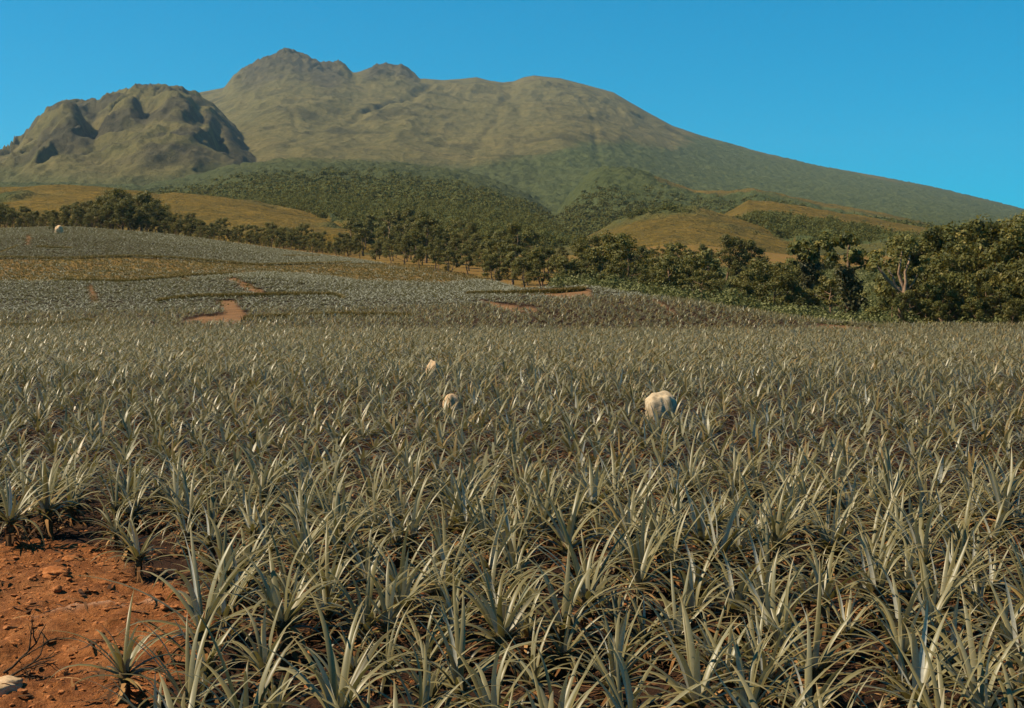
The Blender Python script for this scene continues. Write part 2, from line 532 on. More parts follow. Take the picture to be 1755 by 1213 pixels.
BARE = [(-2500, 931), (0, 931), (90, 928), (170, 932), (208, 965), (232, 1000), (290, 998), (330, 1030), (385, 1060), (372, 1120), (300, 1165), (262, 1225), (255, 1700), (-6000, 1700)]
GRASS = [(-600, 448), (80, 440), (200, 436), (270, 440), (400, 446), (450, 452), (530, 449), (620, 448), (720, 451), (770, 460), (835, 474), (760, 481), (700, 479),
         (620, 477), (560, 469), (470, 463), (400, 466), (330, 471), (220, 480), (120, 477), (-600, 479)]
TRACKS = [
    [(148, 482), (158, 482), (171, 511), (157, 513)],
    [(383, 470), (404, 469), (468, 500), (450, 503)],
    [(368, 509), (404, 508), (428, 541), (420, 547), (318, 547), (308, 541), (345, 534), (385, 531)],
    [(872, 494), (925, 488), (960, 485), (1012, 489), (1015, 500), (965, 504), (930, 498), (880, 499)],
    [(1106, 499), (1114, 499), (1164, 531), (1154, 532)],
    [(818, 506), (850, 511), (925, 521), (918, 528), (850, 521)],
    [(44, 399), (54, 399), (51, 415), (43, 415)],
    [(303, 461), (320, 461), (327, 473), (310, 474)],
    [(1380, 548), (1440, 548), (1512, 556), (1505, 560), (1400, 554)],
]
BANKS = [  # v of each strip's line, half width in metres
    ([(-300, 437), (0, 439), (100, 441), (230, 437), (300, 440), (440, 452), (600, 448)], 0.9),
    ([(268, 513), (320, 506), (400, 504), (500, 502), (570, 502), (588, 508)], 0.55),
    ([(-300, 556), (0, 556), (60, 556), (112, 552), (158, 548)], 0.5),
    ([(420, 543), (500, 539), (600, 536), (705, 539)], 0.5),
    ([(485, 437), (548, 437)], 0.8),
    ([(66, 421), (124, 424)], 0.7),
    ([(0, 432), (30, 420)], 0.7),
    ([(800, 501), (900, 499), (950, 497), (1000, 492)], 0.4),
    ([(108, 478), (220, 480), (330, 470), (400, 467)], 0.5),
]


def landuse(X, Y, Z):
    """bare (near red soil), grass, track masks"""
    # the traced outlines run along the tops of the plants, not along the soil
    u, v = to_pix(X, Y, Z + 0.34 * sstep(30, 90, Y))
    n = fbm(X * 0.9, Y * 0.5, 3, 71)
    n2 = fbm(X * 2.1, Y * 2.1, 3, 72)
    near = Y < 40
    uj, vj = u + n * np.where(near, 14, 4), v + n2 * np.where(near, 9, 3.0)
    bare = inpoly(uj, vj, BARE) & (Y < 19)
    mid = (Y > 90) & (Y < 420)
    grass = inpoly(uj, vj, GRASS) & mid
    tr = np.zeros(Y.shape, bool)
    for p in TRACKS:
        tr |= inpoly(uj, vj - 1.5, p)
    tr &= mid
    return bare, grass, tr


def edge_dist(u):
    """distance of the far edge of the planted field"""
    return FY(np.interp(u, [-500, 0, 120, 300, 450, 600, 700, 750, 850, 950, 1030, 1100, 1200, 1300, 1400, 1500, 2500],
                     [262, 256, 250, 250, 250, 245, 190, 162, 122, 88, 82, 73, 66, 60, 55.5, 51.5, 51.5]))


# mesh rows / columns
rowsN = np.concatenate([np.linspace(-14, 6.8, 26), np.arange(7, 18, 0.055), np.arange(18, 30, 0.2), np.arange(30, 60, 0.35), np.linspace(60, 330, 300)])
rowsF = np.unique(np.concatenate([np.array([322.0]), np.geomspace(330, 9000, 290), np.geomspace(330, 1600, 300), np.geomspace(1300, 4600, 260)] + [np.array([c - 0.012, c - 0.006, c, c + 0.006]) * 0 + c * np.array([0.988, 0.995, 1.0, 1.004]) for c in (520., 560., 720., 1250., 1450., 2700., 4500.)]))
tau = np.linspace(-0.56, 0.56, 1000)


def grid(rows):
    Yv, T = np.meshgrid(rows, tau, indexing='ij')
    Xv = T * (Yv + 25.0)
    return Xv, Yv


def grid_quads(nr, nc):
    i = np.arange(nr - 1)[:, None] * nc + np.arange(nc - 1)[None, :]
    return np.stack([i, i + 1, i + nc + 1, i + nc], -1).reshape(-1, 4)


def relief(X, Y, bare):
    """clods, furrows and footmarks of the near soil"""
    nz = 0.055 * fbm(X * 1.1, Y * 1.1, 3, 3) * sstep(325, 100, Y)
    b = np.clip(bare, 0, 1)
    fine = 0.060 * fbm(X * 5, Y * 5, 4, 41, 0.65) + 0.045 * np.maximum(0, fbm(X * 13, Y * 10, 2, 43) - 0.1)
    nz = nz + fine * (0.25 + 0.75 * b) * sstep(26, 18, Y)
    # low bank with a pale worn top
    xs = np.array([at(60, 1062, 12.3)[0], at(150, 1050, 12.3)[0], at(270, 1052, 12.3)[0], at(330, 1070, 12.2)[0]])
    yl = np.interp(X, xs, [12.15, 12.36, 12.33, 12.1])
    d = Y - yl
    prof = np.where(d < 0, np.exp(-(d / 0.55) ** 2), np.exp(-(d / 0.22) ** 2))
    nz = nz + 0.17 * prof * sstep(xs[0] - 0.35, xs[0] + 0.5, X) * sstep(xs[3] + 0.5, xs[3] - 0.4, X)
    nz = nz + 0.10 * np.exp(-((X + 4.8) / 0.7) ** 2 - ((Y - 14.2) / 0.5) ** 2)
    nz = nz - 0.10 * np.exp(-((X + 4.0) / 0.5) ** 2 - ((Y - 11.0) / 0.5) ** 2)
    return nz


def full_z(X, Y):
    """surface height used to stand things on"""
    X = np.atleast_1d(np.asarray(X, float))
    Y = np.atleast_1d(np.asarray(Y, float))
    z, _ = terrain(X, Y)
    b, _, _ = landuse(X, Y, z)
    return z + np.where(Y < 330, relief(X, Y, b.astype(float)), 0)


def build_ground():
    X, Y = grid(rowsN)
    z, who = terrain(X.ravel(), Y.ravel())
    z = z.reshape(X.shape)
    bare, grass, tr = [a.astype(float) for a in landuse(X, Y, z)]

    def soft(a, n=1):
        for _ in range(n):
            a = (a + np.roll(a, 1, 0) + np.roll(a, -1, 0) + np.roll(a, 1, 1) + np.roll(a, -1, 1)) / 5
        return a
    bs = soft(bare, 3)
    zz = z + relief(X, Y, bs)
    grass = soft(grass, 1)
    tr = soft(tr, 1)
    # beyond the planted field: rough grass
    beyond = sstep(0.0, 4.0, Y - edge_dist(u_of(X, Y)))
    grass = np.maximum(grass, beyond * (1 - tr))
    V = np.stack([X, Y, zz], -1).reshape(-1, 3)
    land = np.stack([bs, grass, tr], -1).reshape(-1, 3)
    # dry pale crust along the worn top of the low bank
    xa, xb = at(70, 1055, 12.4)[0], at(310, 1058, 12.4)[0]
    yl = np.interp(X, [xa, (xa + xb) / 2, xb], [12.23, 12.47, 12.31])
    cr = np.exp(-((Y - yl) / 0.10) ** 2) * sstep(xa - 0.1, xa + 0.25, X) * sstep(xb + 0.1, xb - 0.25, X) * np.clip(0.75 + 0.8 * fbm(X * 6, Y * 9, 3, 91), 0, 1)
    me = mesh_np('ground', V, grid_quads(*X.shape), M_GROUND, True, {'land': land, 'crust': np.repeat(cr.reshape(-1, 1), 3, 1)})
    return tag(link('ground', me), kind='structure')


def mountain_masks(X, Y, Z, who):
    u, v = to_pix(X, Y, Z)
    n = fbm(X / 160., Y / 260., 5, 51)
    n2 = fbm(X / 45., Y / 60., 4, 52)
    # upper limit of the woods, walked up the slope
    lim = -4 + np.interp(u, [-500, 0, 100, 200, 300, 400, 500, 600, 700, 800, 900, 1000, 1080, 1150, 1200, 1300, 1500, 1800],
                    [290, 292, 297, 305, 306, 288, 272, 276, 284, 292, 276, 255, 245, 255, 240, 262, 300, 360])
    forest = sstep(-9, 9, v - lim + n * 16 + n2 * 5)
    forest = np.where(who == 2, forest * 0.6, forest)
    green = sstep(840, 1000, u) * sstep(1750, 1250, u) * 0.6 + 0.6 * sstep(1150, 1400, u)
    green = np.clip(green + 0.3 * n, 0, 1)
    straw = np.zeros(u.shape)
    straw = np.where(who == 7, sstep(0.5, 0.1, n2 * 0.7), straw)
    straw = np.where((who == 0) & (Y < 700), sstep(0.5, 0.0, n2 * 0.7) * 0.9, straw)
    straw = np.where(who == 6, sstep(0.75, 0.15, n2 * 0.9 + 0.4 * n) * 0.92, straw)
    c = np.interp(u, CREST_STRIP[0], CREST_STRIP[1])
    straw = np.where(who == 5, sstep(30, 12, v - c + n2 * 9) * 0.92, straw)
    c = np.interp(u, CREST_RIDGE[0], CREST_RIDGE[1])
    straw = np.where((who == 4) & (u > 1120), sstep(9, 2, v - c + n2 * 6) * 0.7, straw)
    rock = np.zeros(u.shape)
    cm = np.interp(u, CREST_MAIN[0], CREST_MAIN[1])
    pk = sstep(400, 430, u) * sstep(610, 570, u) * sstep(60, 20, v - cm + n2 * 26 + n * 10) + sstep(610, 640, u) * sstep(725, 700, u) * sstep(28, 8, v - cm + n2 * 12)
    rock = np.where(who == 1, np.clip(pk, 0, 1) * 0.9, rock)
    rock = np.where(who == 2, np.clip(sstep(-0.25, 0.25, n2 + 0.4 * n) * sstep(300, 250, v) + sstep(370, 400, u) * sstep(460, 440, u), 0, 1) * 0.9, rock)
    straw = np.where((who == 0) & (u > 620), straw * 0.35, straw)
    forest = forest * (1 - straw)
    scrub = np.clip(sstep(0.15, 0.5, n2 + 0.5 * n) * 0.7, 0, 1)
    return np.stack([forest, straw, rock], -1), np.stack([scrub, green, scrub * 0], -1)


def build_mountain():
    X, Y = grid(rowsF)
    X, Y = X.ravel(), Y.ravel()
    z, who = terrain(X, Y)
    land, tone = mountain_masks(X, Y, z, who)
    # canopy-sized roughness where woods stand
    z = z + sstep(335, 420, Y) * (land[:, 0] * 3.6 * fbm(X / 8., Y / 11., 3, 61) + 0.7 * fbm(X / 14., Y / 20., 3, 62))
    # where this sheet meets the ground sheet the two share one line
    z = z - np.where(Y < 329.9, 1.0, 0)
    V = np.stack([X, Y, z], -1)
    me = mesh_np('mountain', V, grid_quads(len(rowsF), len(tau)), M_MOUNT, True, {'land': land, 'tone': tone})
    return tag(link('mountain', me), kind='structure')


build_ground()
build_mountain()

# ------------------------------------------------------------------ pineapple plants
UPZ = np.array([0, 0, 1.0])


def leaf_strip(base, az, p0, p1, L, W, nseg, across, droop=1.5, side=0.0, rnd=0.5, vdepth=0.35):
    """an arching, channelled, tapering leaf: returns V, Q, attr"""
    s = np.linspace(0, 1, nseg + 1)
    ph = p0 + (p1 - p0) * s ** droop
    a = az + side * s ** 2
    d = np.stack([np.sin(ph) * np.cos(a), np.sin(ph) * np.sin(a), np.cos(ph)], -1)
    c = np.zeros((nseg + 1, 3))
    c[1:] = np.cumsum((d[1:] + d[:-1]) * 0.5 * L / nseg, 0)
    c += base
    sd = np.stack([-np.sin(a), np.cos(a), 0 * a], -1)
    nr = np.cross(d, sd)          # side of the leaf that faces the plant's axis
    nr = -nr
    w = W * np.interp(s, [0, 0.12, 0.35, 0.65, 0.88, 1], [1.08, 1.05, 0.88, 0.60, 0.26, 0.02]) * 0.5
    inn = np.cross(sd, d)
    if across == 2:
        mid = c - inn * (w * vdepth * 1.3)[:, None]
        V = np.stack([c - sd * w[:, None], mid, c + sd * w[:, None]], 1).reshape(-1, 3)
        A = np.stack([np.stack([np.full(nseg + 1, e), s, np.full(nseg + 1, rnd)], -1) for e in (1., 0., 1.)], 1).reshape(-1, 3)
        m = 3
    else:
        V = np.stack([c - sd * w[:, None], c + sd * w[:, None]], 1).reshape(-1, 3)
        A = np.stack([np.stack([np.full(nseg + 1, e), s, np.full(nseg + 1, rnd)], -1) for e in (0.35, 0.35)], 1).reshape(-1, 3)
        m = 2
    q = []
    for i in range(nseg):
        for j in range(m - 1):
            o = i * m + j
            q.append((o, o + 1, o + m + 1, o + m))
    return V, np.array(q, int), A


def merge(parts):
    V, Q, A, o = [], [], [], 0
    for v, q, a in parts:
        V.append(v)
        Q.append(q + o)
        A.append(a)
        o += len(v)
    return np.concatenate(V), np.concatenate(Q), np.concatenate(A)


def plant_parts(r, lod, big=1.0):
    """rosette, dry skirt, stem of one pineapple plant; about 0.8 m tall"""
    n = {0: 21, 1: 15, 2: 10, 3: 10}[lod]
    nseg = {0: 8, 1: 4, 2: 2, 3: 1}[lod]
    across = 2 if lod == 0 else 1
    hb = r.uniform(0.13, 0.23)
    az0 = r.uniform(0, 6.28)
    wmul = {0: 1.15, 1: 1.25, 2: 1.7, 3: 2.3}[lod]
    ros = []
    for k in range(n):
        f = (k + 0.5) / n            # 0 innermost, 1 outermost
        az = az0 + k * 2.39996 + r.normal(0, 0.25)
        p0 = R(10 + 60 * f ** 0.8 + r.normal(0, 9))
        p1 = p0 + R(26 + 52 * math.sqrt(f) + r.normal(0, 17))
        L = (0.40 + 0.24 * math.sin(math.pi * min(1, f * 0.95 + 0.12)) + r.normal(0, 0.07)) * big
        if r.random() < 0.10:
            p1 += R(35)
        if f > 0.8:
            L *= r.uniform(0.7, 1.0)
        W = r.uniform(0.034, 0.047) * wmul * (0.8 + 0.2 * f)
        base = np.array([0.03 * math.cos(az), 0.03 * math.sin(az), hb + 0.10 * (1 - f)])
        rnd = np.clip((1.04 - 1.15 * f if lod < 2 else 1.0 - 0.5 * f) + r.normal(0, 0.14), 0.0, 0.93)  # outer leaves darker: age, plus painted shade around the plant's base
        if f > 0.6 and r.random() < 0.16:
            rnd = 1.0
        ros.append(leaf_strip(base, az, p0, p1, L, W, nseg, across, r.uniform(1.0, 1.9), r.normal(0, 0.16), rnd))
    dry = []
    nd = {0: 24, 1: 5, 2: 0, 3: 0}[lod]
    for k in range(nd):
        az = az0 + 1 + k * 2.39996 + r.normal(0, 0.4)
        p0 = R(r.uniform(60, 115))
        p1 = R(r.uniform(110, 168))
        L = r.uniform(0.22, 0.44)
        dry.append(leaf_strip(np.array([0.03 * math.cos(az), 0.03 * math.sin(az), hb * r.uniform(0.5, 1.0)]), az, p0, p1, L,
                              r.uniform(0.025, 0.042), 4 if lod == 0 else 2, 1, 1.0, r.normal(0, 0.5), r.uniform(0, 1)))
    return merge(ros), (merge(dry) if dry else None), hb


def tube(pts, rad, sides=7):
    pts = np.asarray(pts, float)
    rad = np.asarray(rad, float)
    n = len(pts)
    d = np.gradient(pts, axis=0)
    d /= np.linalg.norm(d, axis=1)[:, None] + 1e-9
    ref = np.where(np.abs(d[:, 2:3]) > 0.9, np.array([[1., 0, 0]]), np.array([[0, 0, 1.]]))
    x = np.cross(d, ref)
    x /= np.linalg.norm(x, axis=1)[:, None] + 1e-9
    y = np.cross(d, x)
    a = np.linspace(0, 2 * np.pi, sides, endpoint=False)
    V = (pts[:, None] + rad[:, None, None] * (np.cos(a)[None, :, None] * x[:, None] + np.sin(a)[None, :, None] * y[:, None])).reshape(-1, 3)
    q = []
    for i in range(n - 1):
        for j in range(sides):
            q.append((i * sides + j, i * sides + (j + 1) % sides, (i + 1) * sides + (j + 1) % sides, (i + 1) * sides + j))
    return V, np.array(q, int), np.tile([[0.5, 0.5, 0.5]], (len(V), 1))


# planting positions: rows run across the slope, slightly skewed
def planting(y0, y1, dy, dx, jit):
    P = []
    y = y0
    k = 0
    while y < y1:
        half = (0.43 if y < 104 else 0.63) * max(y, 6) + 7
        xs = np.arange(-half, half, dx) + (0.5 * dx if k % 2 else 0) + rng.uniform(-0.1, 0.1)
        ys = y + 0.05 * xs + rng.normal(0, jit, xs.shape) + 0.12 * np.sin(xs * 0.8 + k)
        xs = xs + rng.normal(0, jit, xs.shape)
        P.append(np.stack([xs, ys], -1))
        y += dy
        k += 1
    return np.concatenate(P)


def keep_planted(P):
    z = full_z(P[:, 0], P[:, 1])
    b, g, t = landuse(P[:, 0], P[:, 1], z)
    u = u_of(P[:, 0], P[:, 1])
    ok = ~b & ~t & (P[:, 1] < edge_dist(u) - 0.3)
    g2 = g & (rng.random(len(P)) > 0.10)
    return ok & ~g2, z


NEARP = np.concatenate([planting(4.2, 45, 0.75, 0.46, 0.12), planting(45, 104, 0.68, 0.44, 0.12)])
ok, zN = keep_planted(NEARP)
# keep a little clearance round the stones
STONES = [(1131, 31.0), (742, 45.0), (774, 33.0)]
for si, (su, sy) in enumerate(STONES):
    sx = (su - CX) / F * sy
    ok &= ~((np.abs(NEARP[:, 0] - sx) < 0.48) & (NEARP[:, 1] > sy - (1.5, 0.6, 0.6)[si]) & (NEARP[:, 1] < sy + 0.35))
# plants that the photo shows standing in or beside the bare earth
ANCH = [(348, 1140, 1.2, 'tall pineapple plant with arching leaves reaching over the bare red soil'),
        (214, 1206, 0.95, 'pineapple plant growing alone low in the bare red soil, cut by the bottom edge'),
        (238, 990, 0.86, 'short pineapple plant at the upper edge of the bare red soil with brown lower leaves'),
        (352, 1208, 0.90, 'pineapple plant at the bottom edge just below the tall arching one'),
        (362, 968, 1.0, 'pineapple plant behind the tall one, at the right end of the bare soil')]
anch_xy = []
for (au, av, sc, lb) in ANCH:
    s = -float(slope(av))
    Yp = CAMZ / s
    x, y, _ = at(au, av, Yp)
    anch_xy.append((x, y))
    ok &= ~(np.hypot(NEARP[:, 0] - x, NEARP[:, 1] - y) < (0.58 if sc > 1.1 else 0.40))
NEARP, zN = NEARP[ok], zN[ok]
pu, pv = to_pix(NEARP[:, 0], NEARP[:, 1], zN + 0.45)
inview = (pu > -40) & (pu < 1795) & (pv < 1300) & (NEARP[:, 1] > 7)
order = np.argsort(np.where(inview, NEARP[:, 1], 1e9))
N_IND = 300 - len(ANCH)
ind = order[:N_IND]
rest = np.setdiff1d(np.arange(len(NEARP)), ind)

VAR0 = []
for k in range(12):
    r = np.random.default_rng(100 + k)
    ros, dry, hb = plant_parts(r, 0)
    stem = tube([(0, 0, -0.08), (0.005, 0, hb * 0.5), (0, 0.004, hb + 0.06), (0, 0, hb + 0.12)], [0.040, 0.045, 0.038, 0.012], 8)
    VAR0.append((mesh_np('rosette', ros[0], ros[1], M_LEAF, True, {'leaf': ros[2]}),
                 mesh_np('dry_leaves', dry[0], dry[1], M_DRY, True, {'leaf': dry[2]}),
                 mesh_np('stem', stem[0], stem[1], M_STEM)))


def pineapple(x, y, z, k, rz, sc, label, group=None, tilt=(0, 0), meshes=None):
    root = bpy.data.objects.new('pineapple_plant', None)
    COL.objects.link(root)
    root.empty_display_size = 0.1
    root.location = (x, y, z)
    root.rotation_euler = (tilt[0], tilt[1], rz)
    root.scale = (sc, sc, sc)
    tag(root, label, 'pineapple plant', group)
    for nm, me in zip(('rosette', 'dry_leaves', 'stem'), meshes or VAR0[k % len(VAR0)]):
        link(nm, me, root)
    return root


GROUP_P = 'pineapple plants of the near field'
rb = np.random.default_rng(4242)
bros, bdry, bhb = plant_parts(rb, 0, 1.28)
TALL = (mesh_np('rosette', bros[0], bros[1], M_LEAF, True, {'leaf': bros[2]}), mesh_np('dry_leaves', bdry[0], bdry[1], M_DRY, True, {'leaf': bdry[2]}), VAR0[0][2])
for j, ((au, av, sc, lb), (x, y)) in enumerate(zip(ANCH, anch_xy)):
    pineapple(x, y, float(full_z(x, y)[0]), (0, 3, 5, 7, 9)[j], (0.6, 2.0, 4.0, 1.0, 5.0)[j], sc, lb, GROUP_P, meshes=TALL if j == 0 else None)
labelled = {}


def claim(u, v, text):
    d = np.hypot(pu[ind] - u, (pv[ind] - v) * 1.6)
    for i in np.argsort(d):
        if i not in labelled:
            labelled[i] = text
            return


claim(20, 850, 'pineapple plant at the left edge of the photo, above the bare red soil')
claim(150, 870, 'pineapple plant over the dark shade along the top of the bare soil')
claim(1740, 1150, 'large pineapple plant in the bottom right corner of the field')
claim(1132, 760, 'pineapple plant straight in front of the pale boulder')
for k, i in enumerate(ind):
    r = np.random.default_rng(900 + k)
    lab = labelled.get(k, 'grey-green pineapple plant with narrow arching leaves in the thick of the near rows')
    pineapple(NEARP[i, 0], NEARP[i, 1], zN[i] - 0.01, int(r.integers(0, 12)), r.uniform(0, 6.28),
              float(np.clip(r.normal(0.97, 0.15), 0.62, 1.25)), lab, GROUP_P, (r.normal(0, 0.09), r.normal(0, 0.09)))

# every further plant of the same field and of the fields behind it: one mass
FARP = []
for (a, b, dy, dx) in ((104, 140, 0.75, 0.50), (140, 200, 0.62, 0.46), (200, 312, 0.70, 0.55)):
    FARP.append(planting(a, b, dy, dx, 0.16))
FARP = np.concatenate(FARP)
okF, zF = keep_planted(FARP)
uF, _ = to_pix(FARP[:, 0], FARP[:, 1], zF)
okF &= (uF > -640) & (uF < 2100)
FARP, zF = FARP[okF], zF[okF]


def scatter(P, z, variants, r, smin, smax, tilt=0.08):
    """place copies of small meshes, return merged arrays"""
    Vs, Qs, As, Ms = [], [], [], []
    off = 0
    ids = r.integers(0, len(variants), len(P))
    for k, (V, Q, A, mi) in enumerate(variants):
        s = np.nonzero(ids == k)[0]
        if not len(s):
            continue
        a = r.uniform(0, 2 * np.pi, len(s))
        sc = r.uniform(smin, smax, len(s))
        tx, ty = r.normal(0, tilt, len(s)), r.normal(0, tilt, len(s))
        ca, sa = np.cos(a)[:, None], np.sin(a)[:, None]
        x = (V[None, :, 0] * ca - V[None, :, 1] * sa) * sc[:, None]
        y = (V[None, :, 0] * sa + V[None, :, 1] * ca) * sc[:, None]
        zz = V[None, :, 2] * sc[:, None]
        x = x + tx[:, None] * zz + P[s, 0][:, None]
        y = y + ty[:, None] * zz + P[s, 1][:, None]
        zz = zz + z[s][:, None]
        Vs.append(np.stack([x, y, zz], -1).reshape(-1, 3))
        Qs.append((Q[None] + (np.arange(len(s)) * len(V))[:, None, None] + off).reshape(-1, Q.shape[1]))
        At = np.tile(A, (len(s), 1))
        jit = np.repeat(r.normal(0, 0.08, len(s)), len(V))
        At[:, 2] = np.clip(At[:, 2] + jit * (At[:, 2] < 0.95), 0, 1)
        As.append(At)
        Ms.append(np.tile(mi, len(s)))
        off += len(V) * len(s)
    return np.concatenate(Vs), np.concatenate(Qs), np.concatenate(As), np.concatenate(Ms)


def lod_variants(lod, n, seed):
    out = []
    for k in range(n):
        r = np.random.default_rng(seed + k)
        ros, dry, _ = plant_parts(r, lod)
        if dry is not None:
            V, Q, A = merge([ros, dry])
            mi = np.concatenate([np.zeros(len(ros[1]), int), np.ones(len(dry[1]), int)])
        else:
            V, Q, A = ros
            mi = np.zeros(len(Q), int)
        out.append((V, Q, A, mi))
    return out


parts = []
r = np.random.default_rng(5)
rn = rest[NEARP[rest, 1] < 45]
rf = rest[NEARP[rest, 1] >= 45]
parts.append(scatter(NEARP[rn], zN[rn], [(V * np.array([1.12, 1.12, 0.9]), Q, A, mi) for V, Q, A, mi in lod_variants(1, 18, 300)], r, 0.66, 1.12, 0.12))
parts.append(scatter(NEARP[rf], zN[rf], [(V * np.array([1.3, 1.3, 0.76]), Q, A, mi) for V, Q, A, mi in lod_variants(2, 14, 350)], r, 0.66, 1.02))
m1 = FARP[:, 1] < 124
parts.append(scatter(FARP[m1], zF[m1], [(V * np.array([1.3, 1.3, 0.8]), Q, A, mi) for V, Q, A, mi in lod_variants(2, 12, 400)], r, 0.8, 1.05))
m2 = FARP[:, 1] >= 124
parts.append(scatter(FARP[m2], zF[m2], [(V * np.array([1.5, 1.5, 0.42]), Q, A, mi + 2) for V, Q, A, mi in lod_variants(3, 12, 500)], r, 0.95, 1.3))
V, Q, A, Mi, o = [], [], [], [], 0
for p in parts:
    V.append(p[0])
    Q.append(p[1] + o)
    A.append(p[2])
    Mi.append(p[3])
    o += len(p[0])
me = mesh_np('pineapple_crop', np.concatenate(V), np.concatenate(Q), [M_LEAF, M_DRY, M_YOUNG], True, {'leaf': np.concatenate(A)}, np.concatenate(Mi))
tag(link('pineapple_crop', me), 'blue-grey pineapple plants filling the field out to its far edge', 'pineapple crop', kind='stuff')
print('plants near', len(NEARP), 'far', len(FARP), 'verts', o)

# ------------------------------------------------------------------ litter, clods, stones, twig
r = np.random.default_rng(11)
lv = []
for k in range(8):
    v, q, a = leaf_strip(np.array([0, 0, 0.02]), 0, R(r.uniform(70, 95)), R(r.uniform(85, 120)), r.uniform(0.12, 0.34), r.uniform(0.02, 0.045), 3, 1, 1, r.normal(0, 0.8), r.uniform(0, 1))
    lv.append((v, q, a, np.zeros(len(q), int)))
LP = np.stack([r.uniform(-13, 13, 15000), r.uniform(7.5, 34, 15000)], -1)
lz = full_z(LP[:, 0], LP[:, 1])
lb = landuse(LP[:, 0], LP[:, 1], lz)[0]
kp = (np.abs(LP[:, 0]) < 0.43 * LP[:, 1] + 1) & (~lb | (r.random(len(LP)) < 0.5))
v, q, a, mi = scatter(LP[kp], lz[kp], lv, r, 0.7, 1.3, 0.2)
tag(link('leaf_litter', mesh_np('leaf_litter', v, q, M_DRY, True, {'leaf': a})), 'dry orange-brown fallen leaves between the pineapple plants', 'leaf litter', kind='stuff')


def ico(sub):
    import bmesh
    bm = bmesh.new()
    bmesh.ops.create_icosphere(bm, subdivisions=sub, radius=1)
    V = np.array([x.co[:] for x in bm.verts])
    T = np.array([[w.index for w in f.verts] for f in bm.faces])
    bm.free()
    return V, T


def noise3(V, s, seed):
    return (vnoise(V[:, 0] * s + 3.1, V[:, 1] * s + V[:, 2] * 0.7 * s, seed) + vnoise(V[:, 1] * s + 9.7, V[:, 2] * s - V[:, 0] * 0.6 * s, seed + 5) +
            vnoise(V[:, 2] * s - 4.4, V[:, 0] * s + V[:, 1] * 0.8 * s, seed + 9)) / 3


def lump(sub, seed, size, amp=0.35):
    V, T = ico(sub)
    d = 1 + amp * noise3(V, 1.1, seed) + amp * 0.5 * noise3(V, 2.6, seed + 1) + amp * 0.22 * noise3(V, 6, seed + 2)
    return V * d[:, None] * np.array(size), T


cl = []
for k in range(8):
    V, T = lump(2 if k < 4 else 1, 60 + k, (1, r.uniform(0.6, 1), r.uniform(0.4, 0.7)), 0.85)
    cl.append((V, T, np.full((len(V), 3), 0.5), np.zeros(len(T), int)))
CP = np.stack([r.uniform(-8, 3, 10000), r.uniform(8, 17.2, 10000)], -1)
cz = full_z(CP[:, 0], CP[:, 1])
cb = landuse(CP[:, 0], CP[:, 1], cz)[0]
kp = cb | (r.random(len(CP)) < 0.08)
CPk, czk = CP[kp], cz[kp]
big = r.random(len(CPk)) < 0.12
pa = scatter(CPk[~big], czk[~big], cl, r, 0.008, 0.028, 0)
pb = scatter(CPk[big], czk[big], cl, r, 0.02, 0.05, 0)
v = np.concatenate([pa[0], pb[0]])
q = np.concatenate([pa[1], pb[1] + len(pa[0])])
tag(link('earth_crumbs', mesh_np('earth_crumbs', v, q, M_CLOD, False)), 'small crumbs of red earth strewn over the bare soil', 'earth crumbs', kind='stuff')


def stone(name, u, v_top, Y, wpx, hpx, mat, label, cat, seed, group=None, sub=4, amp=0.30, depth=0.9, sink=0.25, box=1.0):
    x, y, zt = at(u, v_top, Y)
    z0 = float(full_z(x, y)[0])
    w = wpx / F * Y
    h = (zt - z0) if hpx is None else hpx / F * Y
    V, T = lump(sub, seed, (w / 2, w / 2 * depth, h / 2 * (1 + sink)), amp)
    if box != 1.0:
        V[:, 2] = np.sign(V[:, 2]) * np.abs(V[:, 2] / (h / 2)) ** box * h / 2
    V[:, 2] += h - V[:, 2].max()
    o = link(name, mesh_np(name, V, T, mat), None, (x, y, z0 if hpx is None else z0))
    o.rotation_euler = (0, 0, seed * 0.7)
    return tag(o, label, cat, group)


stone('boulder', 1131, 670, 31.0, 54, None, M_ROCK, 'pale lumpy boulder standing among the pineapple plants right of centre', 'boulder', 5, amp=0.42, depth=0.8, sink=0.9, box=0.75)
stone('boulder', 742, 616, 45.0, 26, None, M_ORANGE_ROCK, 'small orange-tan boulder half hidden among far plants, left of centre', 'boulder', 8, amp=0.4, sink=1.4, box=0.7)
stone('boulder', 774, 674, 33.0, 30, None, M_ORANGE_ROCK, 'tan boulder mostly hidden by leaves, nearer than the orange one', 'boulder', 14, amp=0.4, sink=1.4, box=0.7)
stone('boulder', 101, 389, 272, 16, 14, M_ORANGE_ROCK, 'tan boulder on the crest of the far left field', 'boulder', 21, amp=0.3)
stone('stone', 8, 1180, 10.15, 64, 27, M_ORANGE_ROCK, 'pale angular stone in the bottom left corner on red soil', 'stone', 33, amp=0.6, box=0.6)
stone('earth_clod', 95, 985, 13.95, 42, 15, M_CLOD, 'large dark clod of red earth at the top of the bare soil', 'earth clod', 41, None, 4, 0.8)
stone('earth_clod', 98, 1012, 13.4, 16, 9, M_CLOD, 'small clod just below the large dark clod', 'earth clod', 43, None, 3, 0.8)
stone('earth_clod', 122, 955, 15.1, 34, 10, M_CLOD, 'flat clod of earth close under the plants above the bare soil', 'earth clod', 45, None, 3, 0.5)
stone('earth_clod', 104, 1147, 10.8, 24, 12, M_CLOD, 'clod of earth in the lower middle of the bare soil, right of the dead branch', 'earth clod', 47, None, 3, 0.5)
stone('earth_clod', 170, 1092, 11.7, 16, 10, M_CLOD, 'small clod of earth in front of the low pale bank', 'earth clod', 49, None, 3, 0.5)


